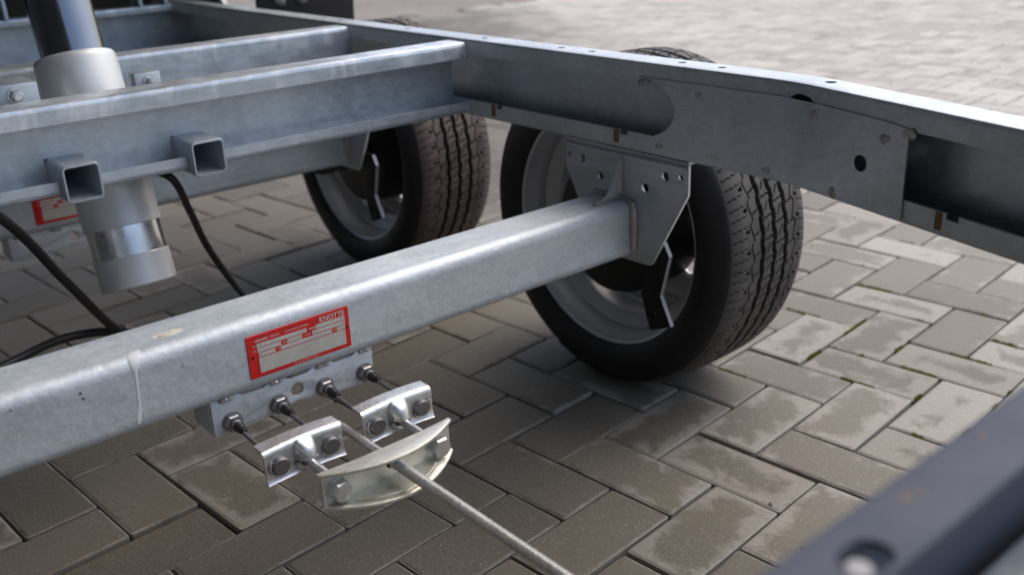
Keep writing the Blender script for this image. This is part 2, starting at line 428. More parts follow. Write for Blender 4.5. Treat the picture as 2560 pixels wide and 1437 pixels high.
# moss and grass in the joints on the right
def moss():
    vs, fs = [], []
    rm = random.Random(11)
    def tuft(x, y):
        for k in range(rm.randint(3, 7)):
            a = rm.uniform(0, 6.28); h = rm.uniform(.002, .0075); w = rm.uniform(.0006, .0018)
            dx, dy = math.cos(a) * rm.uniform(0, .003), math.sin(a) * rm.uniform(0, .003)
            px, py = x + rm.gauss(0, .0014), y + rm.gauss(0, .0014); n = len(vs)
            vs.extend([(px - w, py, -.006), (px + w, py, -.006), (px, py + w, -.006), (px + dx, py + dy, h - .003)])
            fs.extend([(n, n + 1, n + 3), (n + 1, n + 2, n + 3), (n + 2, n, n + 3)])
    for (s, x, y, rot) in blocks:
        if not s or x > 1.2: continue
        dx, dy = x - .22, y - .66
        w = .75 * math.exp(-(dx * dx / .07 + dy * dy / .045))
        w += .16 * math.exp(-((x + .2) ** 2 / .3 + (y - 1.1) ** 2 / .2))
        if w < .05: continue
        an = YAW + rot * math.pi / 2; c, sn = math.cos(an), math.sin(an)
        for side in range(4):
            if rm.random() > min(.9, w * 1.3): continue
            t0, t1 = sorted((rm.uniform(-1, 1), rm.uniform(-1, 1)))
            L = .2 if side < 2 else .1
            t1 = t0 + (t1 - t0) * rm.uniform(.3, 1)
            for k in range(int((t1 - t0) * L * 620 * min(1, .4 + w))):
                t = rm.uniform(t0, t1)
                lx, ly = (t * .1, .05 * (1 if side else -1)) if side < 2 else (.1 * (1 if side == 2 else -1), t * .05)
                tuft(x + c * lx - sn * ly, y + sn * lx + c * ly)
    me = bpy.data.meshes.new('moss'); me.from_pydata(vs, [], fs); me.materials.append(M['moss'])
    o = link('moss', me); o['kind'] = 'stuff'; o['label'] = 'yellow-green moss growing in the joints between the paving blocks'; o['category'] = 'moss'
moss()

def grit():
    rg = random.Random(21); vs, fs = [], []
    for k in range(900):
        x, y = rg.uniform(-2.2, 1.0), rg.uniform(-1.2, 2.4)
        if rg.random() < .5:                                         # pushed towards a joint
            s_, bx, by, rot = rg.choice(blocks[:600]); t = rg.uniform(-.1, .1); an = YAW + rot * math.pi / 2
            x, y = bx + math.cos(an) * t - math.sin(an) * .047, by + math.sin(an) * t + math.cos(an) * .047
        r = rg.uniform(.0005, .0019) if rg.random() < .93 else rg.uniform(.002, .0038); n = len(vs)
        P = [(x + r * math.cos(a), y + r * math.sin(a) * rg.uniform(.6, 1), .0004) for a in (.2, 1.6, 2.9, 4.3, 5.4)]
        vs.extend(P + [(x + rg.gauss(0, r * .2), y + rg.gauss(0, r * .2), .0004 + r * rg.uniform(.5, 1.1))])
        fs.extend([(n + i, n + (i + 1) % 5, n + 5) for i in range(5)])
    me = bpy.data.meshes.new('grit'); me.from_pydata(vs, [], fs); me.materials.append(M['dirt'])
    o = link('grit', me); o['kind'] = 'stuff'; o['label'] = 'scattered grit and crumbs of sand on the paving'; o['category'] = 'grit'
grit()

# ------------------------------------------------------------------ unseen wall and roof, added behind the camera to shade the near side
wall = thing('added_shade_wall', 'added dark wall and overhang out of view behind the camera, shading the near side', 'shade_blocker', (0, -2.2, 0))
M['shade_cladding'] = plain('dark_shade_cladding', (.045, .047, .05), .55, .1, .2, 5)
def clad(bm):
    n = 110; pts = []
    for k in range(n):
        x = -6 + 11 * k / n; pts += [(x, -2.2), (x + .03, -2.175), (x + .07, -2.175), (x + .1, -2.2)]
    lo = [bm.verts.new((x, y, .25)) for x, y in pts]; hi = [bm.verts.new((x, y, 5.2)) for x, y in pts]
    for k in range(len(pts) - 1): bm.faces.new([lo[k], lo[k + 1], hi[k + 1], hi[k]])
part('shade_cladding', 'shade_cladding', wall, clad, smooth=False)
part('shade_wall_plinth', 'dirt', wall, lambda bm: box(bm, (-6, -2.4, -.03), (5, -2.16, .25), .01))
part('shade_wall_gutter', 'shade_cladding', wall, lambda bm: box(bm, (-6, -2.3, 5.2), (5, -2.05, 5.32), .02))
part('shade_canopy', 'shade_cladding', wall, lambda bm: box(bm, (-6, -2.17, 3.1), (3, -.25, 3.18), .01))  # overhang added to darken the near ground and the front beam
for k in range(9): part('shade_canopy_joist', 'shade_cladding', wall, lambda bm, k=k: box(bm, (-5.7 + k * 1.05, -2.17, 2.98), (-5.6 + k * 1.05, -.28, 3.0995), .004))

# ------------------------------------------------------------------ the trailer
YC = -.394
trailer = thing('tipper_trailer', 'galvanised twin-axle tipper trailer chassis with its bed raised on a ram', 'trailer', (-.5, YC, 0))
ZB, ZT = .437, .556
def mir(y): return 2 * YC - y

def rail_profile(lip_top=True):
    """C-section open to the right of travel (inside): n from 0 (lip) to +.043 (web)"""
    w, t, lp, r = .043, .0035, .025, .004
    o = [(0, ZT - lp), (0, ZT - r), (.0012, ZT - .0012), (r, ZT), (w - r, ZT), (w - .0012, ZT - .0012), (w, ZT - r), (w, ZB + r), (w - .0012, ZB + .0012), (w - r, ZB), (r, ZB), (.0012, ZB + .0012), (0, ZB + r), (0, ZB + lp)]
    i = [(t, ZB + lp), (t, ZB + t), (w - t, ZB + t), (w - t, ZT - t), (t, ZT - t), (t, ZT - lp)]
    return o + i
SL = -.262
def rail_path():
    pts = [(-1.64, .125), (-1.0, .125), (-.4, .125), (.0, .125), (.235, .125)]
    for k in range(1, 7):
        a = math.atan(SL) * k / 6; pts.append((pts[-1][0] + .012 * math.cos(a), pts[-1][1] + .012 * math.sin(a)))
    x, y = pts[-1]; pts += [(x + .25, y + .25 * SL), (x + .6, y + .6 * SL), (x + 1.75, y + 1.75 * SL)]
    return pts
RP = rail_path()
def rail_mesh(mirror=False):
    bm = bmesh.new(); sweep(bm, support(rail_profile()), RP); me = to_mesh(bm)
    cb = bmesh.new()
    for x in (-1.2, -1.1, -.80, -.74, -.52, -.309, -.135, -.073, .088, .150): cyl(cb, (x, .146, ZT - .02), (x, .146, ZT + .02), .0055, 14)
    cyl(cb, (.304, .140, ZT - .02), (.304, .140, ZT + .02), .0065, 14)
    for x, h in ((-.262, .006), (.0, .006), (.485, .006)):                    # little notches in the lower lip
        y = .125 if x < .25 else RP[-3][1] + (x - RP[-3][0]) * SL
        box(cb, (x, y - .004, ZB + .019), (x + .014, y + .005, ZB + .03))
    lathe(cb, (.2825, .10, ZT - .0190), (0, 1, 0), [(0, .0062), (.03, .0062)], 20)
    for v in cb.verts[-40:]: v.co.x = .2825 + (v.co.x - .2825) * 2.6                  # open seam at the bend
    me = boolean(me, to_mesh(cb))
    if mirror:
        me.transform(Matrix(((1, 0, 0, 0), (0, -1, 0, 2 * YC), (0, 0, 1, 0), (0, 0, 0, 1)))); me.flip_normals()
    me.materials.clear(); return fin(me, 'rail', 35)
rail = link('side_rail', rail_mesh(), trailer); rail['label'] = 'far galvanised C-section side rail bending in to the drawbar'
rail_n = link('side_rail', rail_mesh(True), trailer); rail_n['label'] = 'near galvanised C-section side rail running under the camera'

# reinforcing plate welded over the open side of the far rail
def legy(x): return .125 if x < RP[4][0] else np.interp(x, [p[0] for p in RP], [p[1] for p in RP])
def reinf(bm):
    cuts = (.245, .262, .285, .3075)
    o = [(.045, ZB + .004)]
    o += [(.036 + .062 * math.cos(a), .4985 + .0385 * math.sin(a)) for a in [RAD(-60 + 150 * k / 14) for k in range(15)]]
    o += [(.06, .5365), (cuts[0], .5365), (cuts[0], ZB + .004)]
    segs = [(o, [])] + [([(x0, ZB + .004), (x1, ZB + .004), (x1, .5365), (x0, .5365)], []) for x0, x1 in zip(cuts, cuts[1:])]
    segs.append(([(cuts[-1], ZB + .004), (.4335, ZB + .004), (.433, .5325), (.40, .535), (cuts[-1], .5365)], [circ(.3755, .487, .0088, 22)]))
    for out, holes in segs: plate(bm, out, holes, .003, lambda a, b, c: (a, legy(a) - .0005 - c, b))
rp = part('reinforcing_plate', 'rail', rail, reinf, 'flat galvanised plate welded over the rail opening with one round hole', smooth=False)
part('plug_weld', 'rail', rail, lambda bm: lathe(bm, (.125, .1225, .494), (0, -1, 0), [(0, .0098), (.0008, .0095), (.0013, .008), (.0006, .0072), (.0008, .0)], 22, False))
rb = random.Random(5)
for x, z in ((.045, .530), (.135, .5235), (.215, .527), (.310, .524), (.410, .520), (.160, .452), (.245, .449), (.345, .446), (.075, .452), (.434, .529)):
    def wb(bm, x=x, z=z):
        for k in range(6):
            lathe(bm, (x + rb.gauss(0, .0045), legy(x) - .0028, z + rb.gauss(0, .0011)), (0, -1, 0), [(0, rb.uniform(.003, .0055)), (.0006, rb.uniform(.0025, .0042)), (.0013, .0)], 9, False)
    part('weld_spot', 'weld', rail, wb)
for x in (-.268, -.006, .479):
    y = legy(x)
    part('rust_mark', 'rust', rail, lambda bm, x=x, y=y: box(bm, (x - .0055, y - .0006, ZB + .0065), (x + .0050, y + .0005, ZB + .0245), .0004, 1))

# cross members
def cross_profile(open_front, lip_t=.024, lip_b=.018, w=.05, t=.0035, z0=.441, z1=.551):
    """(x, z) outline of a C-section whose front face is at x = 0; open_front: opening faces +x"""
    r = .006
    o = [(0, z1 - lip_t), (0, z1 - r), (-.0018, z1 - .0018), (-r, z1), (-w + r, z1), (-w + .0018, z1 - .0018), (-w, z1 - r), (-w, z0 + r), (-w + .0018, z0 + .0018), (-w + r, z0), (-r, z0), (-.0018, z0 + .0018), (0, z0 + r), (0, z0 + lip_b)]
    i = [(-t, z0 + lip_b), (-t, z0 + t), (-w + t, z0 + t), (-w + t, z1 - t), (-t, z1 - t), (-t, z1 - lip_t)]
    p = o + i
    if not open_front: p = [(-w - x, z) for x, z in p]
    return p
def prism_y(bm, prof, x0, y0, y1, n=1):
    prof = support(prof); rings = []
    for k in range(n + 1):
        y = y0 + (y1 - y0) * k / n; rings.append([bm.verts.new((x0 + x, y, z)) for x, z in prof])
    m = len(prof)
    for A, B in zip(rings, rings[1:]):
        for k in range(m): bm.faces.new([A[k], A[(k + 1) % m], B[(k + 1) % m], B[k]])
    bm.faces.new(rings[0]); bm.faces.new(rings[-1])
XF = -.328
def cross1(bm):
    full = cross_profile(True); t, w, z1 = .0035, .05, .551
    cutp = full[:7] + [(-w, .4792), (-w + t, .4792)] + full[-3:]           # no lower flange where a square tube passes through
    ys = [mir(.1285), -.4795 - .0235, -.4795 + .0235, -.3185 - .0235, -.3185 + .0235, .1285]
    for k in range(5): prism_y(bm, cutp if k % 2 else full, XF, ys[k], ys[k + 1])
def cross1_mesh():
    bm = bmesh.new(); cross1(bm); me = to_mesh(bm); return fin(me, 'cross', 35)
cm1 = link('cross_member', cross1_mesh(), trailer); cm1['label'] = 'galvanised cross member with zinc runs on its front lip, nearest the axle'
def bc2(bm): prism_y(bm, cross_profile(False), -.675, mir(.1285), .1285)
cm2 = part('cross_member', 'cross', trailer, bc2, 'galvanised cross member behind the ram')
def bc3(bm): prism_y(bm, cross_profile(True, .016, .016, .05, z0=.4415, z1=.5515), -1.475, mir(.164), .164)
cm3 = part('cross_member', 'cross', trailer, bc3, 'rearmost galvanised cross member under the bed hinge')
for y in (.045, .105, -.25, -.30, -.49, -.54):
    part('hinge_lug', 'bracket', cm3, lambda bm, y=y: plate(bm, [(-1.53, .551), (-1.47, .551), (-1.48, .63), (-1.495, .65), (-1.515, .65), (-1.53, .63)], [circ(-1.503, .622, .011)], .008, lambda a, b, c: (a, y + c, b), .001))
# foreground cross member between the drawbar legs
def fore_profile():
    t, z0, z1 = .0035, .437, .553
    return [(0, z1 - .0008), (-.001, z1), (-.026, z1), (-.0285, z1 - .001), (-.030, z1 - .0035), (-.030, z0 + .0035), (-.0285, z0 + .001), (-.026, z0), (-.006, z0), (-.006, z0 + t), (-.0265, z0 + t), (-.0265, z1 - t), (-.001, z1 - t), (0, z1 - t + .0008)]
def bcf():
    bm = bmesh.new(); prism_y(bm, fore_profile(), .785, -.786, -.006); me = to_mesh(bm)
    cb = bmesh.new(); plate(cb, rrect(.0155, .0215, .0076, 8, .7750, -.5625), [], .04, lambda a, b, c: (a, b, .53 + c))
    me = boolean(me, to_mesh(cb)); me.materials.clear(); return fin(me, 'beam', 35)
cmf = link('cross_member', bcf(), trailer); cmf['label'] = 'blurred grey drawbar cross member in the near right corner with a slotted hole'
part('stiffener_tube', 'cross', cmf, lambda bm: box(bm, (.766, -.79, .4415), (.812, -.002, .482), .005, 3))
part('bolt', 'steel', cmf, lambda bm: (cyl(bm, (.7755, -.5670, .5000), (.7755, -.5670, .5515), .0052, 20, .001), hexhead(bm, (.7755, -.5670, .515), (0, 0, 1), .0085, .008)))
for x, y, r in ((.766, -.522, .0022), (.768, -.515, .0014), (.7645, -.462, .0015)):
    part('rust_spot', 'rust', cmf, lambda bm, x=x, y=y, r=r: lathe(bm, (x, y, .5529), (0, 0, 1), [(0, r), (.0003, r * .8), (.0004, 0)], 10, False))

# the two short square tubes in the front cross member
for yc in (-.4795, -.3185):
    def sq(bm, yc=yc):
        a = rrect(.0445, .0455, .006, 4); b = rrect(.0385, .0395, .0035, 4)
        x0, x1 = XF - .29, XF + .018; R = []
        for x, P in ((x0, a), (x1 - .0008, a), (x1, rrect(.0435, .0445, .0058, 4)), (x1, rrect(.0393, .0403, .0037, 4)), (x1 - .001, b), (x0, b)):
            R.append([bm.verts.new((x, yc + u, .4565 + v)) for u, v in P])
        m = len(a)
        for A, B in zip(R, R[1:] + R[:1]):
            for k in range(m): bm.faces.new([A[k], A[(k + 1) % m], B[(k + 1) % m], B[k]])
        bm.faces.new([bm.verts.new((x0 + .004, yc + u, .4565 + v)) for u, v in rrect(.0386, .0396, .0035, 4)])
    part('square_tube', 'bracket', trailer, sq, 'short open square tube through the cross member, ' + ('left of the ram' if yc < -.4 else 'right of the ram'))

# ------------------------------------------------------------------ hydraulic ram
A0 = Vector((-.447, YC, .262)); AD = Vector((-.119, 0, .388)).normalized()
def ram_body(bm):
    lathe(bm, A0, AD, [(0, 0), (0, .050), (.002, .0522), (.044, .0522), (.045, .0505)], 64, False)
    lathe(bm, A0, AD, [(.0855, .0505), (.0865, .0525), (.15, .053), (.26, .053), (.262, .0545), (.318, .0545), (.324, .0535), (.327, .051), (.327, .043), (.31, .0425)], 64, False)
ram = part('hydraulic_ram', 'alu', trailer, ram_body, 'leaning grey hydraulic ram cylinder with a dark piston above and polished band below')
part('polished_band', 'shiny', ram, lambda bm: lathe(bm, A0, AD, [(.0445, .0506), (.086, .0506)], 64, False))
part('piston', 'piston', ram, lambda bm: lathe(bm, A0, AD, [(.30, .0422), (.62, .0422), (.622, .040), (.63, .034), (.95, .034), (.952, .026), (1.10, .026), (1.10, 0)], 64, False))
for y0, y1, zt in ((-.532, -.484, .5695), (-.366, -.330, .5615)):
    part('trunnion_block', 'bracket', ram, lambda bm, y0=y0, y1=y1, zt=zt: (box(bm, (-.47 if zt > .565 else -.425, y0, .485), (-.402, y1, zt), .003), cyl(bm, (-.46, y0 - .012, .52), (-.46, y1 + .02, .52), .014)))
    ym = (y0 + y1) / 2 - (.004 if y0 < -.4 else -.002); zb = zt - .0135
    part('bolt', 'zinc', ram, lambda bm, ym=ym, zb=zb: (cyl(bm, (-.402, ym, zb), (-.3995, ym, zb), .0098), hexhead(bm, (-.3995, ym, zb), (1, 0, 0), .0075, .007), cyl(bm, (-.393, ym, zb), (-.388, ym, zb), .0042, 14)))
    part('mount_plate', 'bracket', ram, lambda bm, y0=y0, y1=y1: box(bm, (-.676, y0 + .012, .49), (-.3795, y1 - .012, .53), .002))

# ------------------------------------------------------------------ tipping bed, raised 45 degrees about the rear hinge
HG = Vector((-1.503, YC, .622)); BA = RAD(45)
be = Vector((math.cos(BA), 0, math.sin(BA))); bn = Vector((-math.sin(BA), 0, math.cos(BA)))
def bpt(s, y, h): return HG + be * s + bn * h + Vector((0, y, 0))
def bbox(bm, s0, s1, y0, y1, h0, h1):
    vs = [bm.verts.new(bpt(s, y, h)) for s in (s0, s1) for y in (y0, y1) for h in (h0, h1)]
    for f in ((0, 1, 3, 2), (4, 6, 7, 5), (0, 4, 5, 1), (2, 3, 7, 6), (0, 2, 6, 4), (1, 5, 7, 3)): bm.faces.new([vs[k] for k in f])
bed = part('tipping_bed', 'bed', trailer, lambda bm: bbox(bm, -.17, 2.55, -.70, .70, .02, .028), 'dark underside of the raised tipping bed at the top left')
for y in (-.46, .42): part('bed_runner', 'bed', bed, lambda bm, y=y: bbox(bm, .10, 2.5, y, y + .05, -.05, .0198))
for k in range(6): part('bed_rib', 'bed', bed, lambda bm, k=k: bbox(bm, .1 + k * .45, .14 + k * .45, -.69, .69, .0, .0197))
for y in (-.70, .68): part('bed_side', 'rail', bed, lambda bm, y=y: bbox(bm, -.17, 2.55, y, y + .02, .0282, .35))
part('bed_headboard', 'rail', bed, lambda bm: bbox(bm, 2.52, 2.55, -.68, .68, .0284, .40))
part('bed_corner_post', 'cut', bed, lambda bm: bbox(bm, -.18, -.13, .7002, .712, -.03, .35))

# black upright flap behind the rear wheel
def flapb(bm):
    plate(bm, [(.192, .30), (.44, .30), (.462, .56), (.470, .95), (.235, .95), (.212, .56)], [], .012, lambda a, b, c: (-1.205 + c - (b - .3) * .04, a, b), .002)
    box(bm, (-1.212, .1685, .47), (-1.2085, .24, .51), .001)
flap = part('mud_flap', 'blackpaint', trailer, flapb, 'black upright flap with two round bolt heads behind the rear wheel')
for y in (.267, .323):
    part('bolt', 'steel', flap, lambda bm, y=y: lathe(bm, (-1.202, y, .558), (1, 0, 0), [(0, .013), (.003, .013), (.006, .009), (.007, 0)], 18, False))

# ------------------------------------------------------------------ axle with its brackets (front), copied for the rear axle
XB, XA, AZ0, AZ1 = -.058, .022, .285, .365
def axle_tube(bm):
    P = support(rrect(.08, .08, .014, 8, (XA + XB) / 2, (AZ0 + AZ1) / 2)); R = []
    for k in range(9):
        y = mir(.1295) + (2 * (.1295 - YC)) * k / 8; R.append([bm.verts.new((x, y, z)) for x, z in P])
    m = len(P)
    for A, B in zip(R, R[1:]):
        for k in range(m): bm.faces.new([A[k], A[(k + 1) % m], B[(k + 1) % m], B[k]])
    bm.faces.new(R[0]); bm.faces.new(R[-1])
axle = part('axle', 'axle', trailer, axle_tube, 'thick square galvanised axle tube across the foreground')

def mount(bm, sgn=1):
    Y = lambda y: y if sgn > 0 else mir(y)
    o = [(-.110, .4325), (-.112, .392), (-.087, .347), (-.054, .279), (-.05, .2765), (.052, .2795), (.057, .283), (.1155, .391), (.1155, .4325)]
    holes = [circ(-.078, .409, .0062, 16), circ(-.042, .389, .0062, 16), circ(.042, .388, .0066, 16), (circ(.077, .410, .0066, 16)), circ(.103, .413, .0042, 14), circ(-.104, .411, .0036, 14)]
    plate(bm, o, holes, .005, lambda a, b, c: (a, Y(.1300 + c), b), .0007)
    # the bent-over top flange under the rail
    prof = [(.1300, .4325), (.1312, .4349), (.1335, .4362), (.190, .4362), (.190, .4315), (.1365, .4315), (.135, .430), (.135, .4265), (.1300, .4265)]
    A = [bm.verts.new((-.110, Y(y), z)) for y, z in prof]; B = [bm.verts.new((.1155, Y(y), z)) for y, z in prof]; m = len(prof)
    for k in range(m): bm.faces.new([A[k], A[(k + 1) % m], B[(k + 1) % m], B[k]])
    bm.faces.new(A); bm.faces.new(B)
brk = part('mounting_bracket', 'bracket', trailer, mount, 'pressed grey axle mounting bracket bolted under the far rail')
def gus(bm): plate(bm, [(.1305, .366), (.1305, .424), (.126, .424), (.118, .40), (.105, .3765), (.078, .3655)], [], .0045, lambda a, b, c: (-.0045 + c, a, b), .0006)
part('gusset', 'bracket', brk, gus)
def gweld(bm):
    tube(bm, [(-.0022, .1285, .424), (-.0022, .1280, .41), (-.0022, .1278, .395), (-.0022, .127, .374)], [.003, .0052, .0048, .005], 10)
    tube(bm, [(-.0022, .078, .3665), (-.0022, .095, .3668), (-.0022, .124, .3668)], [.003, .0045, .0035], 10)
    tube(bm, [(XB + .004, .1288, .366), (-.02, .1286, .367), (XA - .012, .1286, .3665), (XA - .001, .1280, .362), (XA + .0025, .1275, .350), (XA + .003, .1272, .335), (XA + .003, .1276, .32), (XA + .002, .1280, .296)], [.003, .0035, .0045, .0055, .0066, .0060, .0064, .004], 12)
part('weld_seam', 'weld', brk, gweld)
def edge(bm): plate(bm, [(.0575, .2845), (.1163, .391), (.1163, .431), (.1157, .431), (.1157, .3914), (.0569, .2848)], [], .0044, lambda a, b, c: (a, .1303 + c, b))
part('cut_edge', 'bright_edge', brk, edge)
def cable_bracket(bm):
    top = [(-.297, .2878), (-.318, .2878), (-.322, .2845), (-.345, .2835), (-.352, .2876), (-.372, .2878), (-.380, .2835), (-.400, .2830), (-.412, .2872), (-.424, .2878), (-.432, .2835), (-.455, .2838), (-.462, .2878), (-.492, .2878)]
    o = [(-.492, .2475), (-.470, .2465), (-.440, .2475), (-.415, .2515), (-.394, .2545), (-.372, .2515), (-.345, .2475), (-.320, .2465), (-.297, .2475)] + top
    plate(bm, o, [circ(-.394, .268, .0075)], .005, lambda a, b, c: (.0165 - c, a, b), .0008)
    box(bm, (-.035, -.4925, .2475), (.0113, -.4875, .2842), .001); box(bm, (-.035, -.3015, .2475), (.0113, -.2965, .2842), .001)
cbr = part('cable_bracket', 'axle', trailer, cable_bracket, 'galvanised bracket under the axle holding four brake cables')
rw = random.Random(4)
for y in (-.307, -.361, -.418, -.475):
    def cbw(bm):
        for k in (-1, 0, 1):
            lathe(bm, (.0155, y + k * .0045, .2848), (.6, 0, -1), [(-.002, rw.uniform(.004, .006)), (.001, rw.uniform(.003, .005)), (.0022, 0)], 10, False)
    part('weld_bead', 'weld', cbr, cbw)

# red type plate
def type_plate(dx=0.0):
    y0, y1, z0, z1 = -.447, -.3255, .3005, .3485; w, h = y1 - y0, z1 - z0
    P = part('type_plate', 'red', trailer, lambda bm: box(bm, (XA + .0002, y0, z0), (XA + .0012, y1, z1), .0003, 1), 'red and grey type plate on the front axle')
    for u0, u1, v0, v1 in ((.09, .57, .210, .306), (.66, .955, .210, .306), (.09, .315, .322, .418), (.375, .52, .322, .418), (.62, .955, .322, .418),
                           (.10, .255, .434, .525), (.305, .815, .434, .525), (.865, .955, .434, .525), (.095, .95, .545, .905)):
        part('field', 'field', P, lambda bm: box(bm, (XA + .001, y0 + u0 * w, z1 - v1 * h), (XA + .00145, y0 + u1 * w, z1 - v0 * h)), smooth=False)
    def marks(bm):
        r = random.Random(2)
        for u0, u1, v0, v1, d in ((.11, .50, .225, .275, .9), (.70, .90, .225, .275, .9), (.11, .28, .335, .385, .95), (.66, .90, .335, .385, .8), (.13, .22, .445, .495, .9), (.33, .78, .445, .495, .85)):
            u = u0
            while u < u1:
                du = r.uniform(.008, .016)
                if r.random() < d:
                    box(bm, (XA + .0014, y0 + u * w, z1 - (v1 - r.uniform(0, .015)) * h), (XA + .00165, y0 + (u + du * .62) * w, z1 - (v0 + r.uniform(0, .02)) * h))
                u += du
        for k in range(16):
            u, v = r.uniform(.12, .92), r.uniform(.58, .88); s = r.uniform(.002, .007)
            box(bm, (XA + .0014, y0 + u * w, z1 - (v + s * 2) * h), (XA + .0016, y0 + (u + s) * w, z1 - v * h))
    part('stamped_mark', 'stamp', P, marks, smooth=False)['kind'] = 'stuff'
    def small(bm):
        r = random.Random(8)
        for u0, u1, v0, v1 in ((.08, .20, .105, .165), (.22, .31, .11, .155), (.36, .60, .115, .15), (.595, .65, .235, .275), (.335, .365, .35, .385), (.545, .60, .35, .385), (.275, .295, .455, .49), (.83, .855, .455, .49), (.05, .075, .24, .27), (.05, .075, .35, .38), (.42, .66, .935, .96)):
            u = u0
            while u < u1:
                du = r.uniform(.007, .013)
                box(bm, (XA + .001, y0 + u * w, z1 - v1 * h), (XA + .0014, y0 + (u + du * .55) * w, z1 - (v0 + r.uniform(0, .02)) * h)); u += du
    part('small_print', 'pale', P, small, smooth=False)['kind'] = 'stuff'
    cu = bpy.data.curves.new('t', 'FONT'); cu.body = 'KNOTTE'; cu.size = .0078; cu.extrude = .0001; cu.space_character = 1.02; cu.offset = .00012
    to = bpy.data.objects.new('t', cu); col.objects.link(to); dg = bpy.context.evaluated_depsgraph_get()
    me = bpy.data.meshes.new_from_object(to.evaluated_get(dg)); bpy.data.objects.remove(to)
    wx = max(v.co.x for v in me.vertices); k = (.955 - .70) * w / wx
    for v in me.vertices: v.co = Vector((XA + .00135 + v.co.z, y0 + .70 * w + v.co.x * k, z1 - .185 * h + v.co.y * 1.05))
    link('lettering', fin(me, 'pale', smooth=False), P)
    for u in (.04, .965):
        part('rivet', 'blackpaint', P, lambda bm: cyl(bm, (XA + .001, y0 + u * w, z1 - .5 * h), (XA + .0018, y0 + u * w, z1 - .5 * h), .0014, 12))
    return P
tp = type_plate()

# paint run and residue on the front axle only
def drip(bm):
    path = [(-.553, .0), (-.556, .006), (-.5585, .014), (-.560, .024), (-.561, .04), (-.5625, .058), (-.5645, .066), (-.566, .076)]
    half = [.0045, .0062, .0045, .0018, .0015, .0016, .0028, .0017]
    L, Rr = [], []
    def onface(s):                                     # s metres down from the top edge of the rounded corner
        r = .0125; q = math.pi / 2 * r
        if s < q: a = math.pi / 2 - s / r; return (XA - r + (r + .0007) * math.cos(a), AZ1 - r + (r + .0007) * math.sin(a))
        return (XA + .0007, AZ1 - r - (s - q))
    P = spline([(y, s, h) for (y, s), h in zip(path, half)], 4); n = len(P); G = []
    for i, p in enumerate(P):
        row = []
        for k in range(7):
            t = -1 + k / 3; x, z = onface(p.y); b = (1 - t * t) * .0005 - .0006
            row.append(bm.verts.new((x + b * .7, p.x + t * p.z, z + (b * .7 if p.y < .015 else 0))))
        G.append(row)
    for A, B in zip(G, G[1:]):
        for k in range(6): bm.faces.new([A[k], A[k + 1], B[k + 1], B[k]])
part('paint_run', 'paint', axle, drip, 'white paint run dripping down the axle', 60)
def resid(bm):
    r = random.Random(6); o = [( -.514 + .0155 * math.cos(t) * (1 + r.uniform(-.12, .12)), -.008 + .0065 * math.sin(t) * (1 + r.uniform(-.2, .2))) for t in [2 * math.pi * k / 22 for k in range(22)]]
    plate(bm, o, [circ(-.523, -.0065, .0028, 9), circ(-.5195, -.0048, .0016, 8), circ(-.5105, -.0095, .0011, 7)], .0006, lambda a, b, c: (b, a, AZ1 + c))
part('glue_residue', 'cream', axle, resid, 'cream oval patch of residue on top of the axle')
rr = random.Random(12)
def chips(bm):
    for k in range(15):
        y = rr.uniform(-.75, .11); z = rr.uniform(.293, .352); s = rr.uniform(.0005, .0014)
        lathe(bm, (XA + .0001, y, z), (1, 0, 0), [(-.0002, s), (.0002, s * .7), (.0003, 0)], 6, False)
    for k in range(8):
        y = rr.uniform(-.75, .05); x = rr.uniform(XB + .012, XA - .014); s = rr.uniform(.0006, .0016)
        lathe(bm, (x, y, AZ1 + .0001), (0, 0, 1), [(-.0002, s), (.0002, s * .7), (.0003, 0)], 6, False)
    for y, z in ((-.612, .346), (-.6105, .340)):
        lathe(bm, (XA + .0001, y, z), (1, 0, 0), [(-.0002, .0019), (.0003, .0013), (.0004, 0)], 7, False)
sp = part('dirt_speck', 'steel', axle, chips); sp['kind'] = 'stuff'

# ------------------------------------------------------------------ swing arm, lever, wheel
WC = Vector((-.148, .325, .2625)); RT = .2655
def arm(bm):
    plate(bm, [(.012, .335), (.0, .358), (-.03, .362), (-.058, .345), (-.185, .285), (-.19, .25), (-.165, .228), (-.13, .232), (.004, .295)], [], .030, lambda a, b, c: (a, .150 + c, b), .004)
    cyl(bm, (-.02, .134, .325), (-.02, .185, .325), .034, 32, .003)
    cyl(bm, (WC.x, .15, WC.z), (WC.x, .24, WC.z), .032, 32, .003)
swing = part('swing_arm', 'drum', trailer, arm)
def lever(bm):
    o = [(.041, .300), (.052, .281), (.0365, .218), (.0575, .176), (.018, .159), (.000, .213), (.008, .262), (.012, .300)]
    plate(bm, o, [circ(.0255, .186, .0042)], .0075, lambda a, b, c: (a, .170 + c, b), .0008)
lev = part('shock_absorber_arm', 'blackpaint', trailer, lever, 'black cranked flat bar hanging in front of the wheel rim')
def leve(bm): plate(bm, [(.0413, .300), (.0526, .281), (.0371, .218), (.0581, .1762), (.0573, .1758), (.0361, .2179), (.0516, .2809), (.0405, .2996)], [], .0068, lambda a, b, c: (a, .1703 + c, b))
part('cut_edge', 'cut', lev, leve)

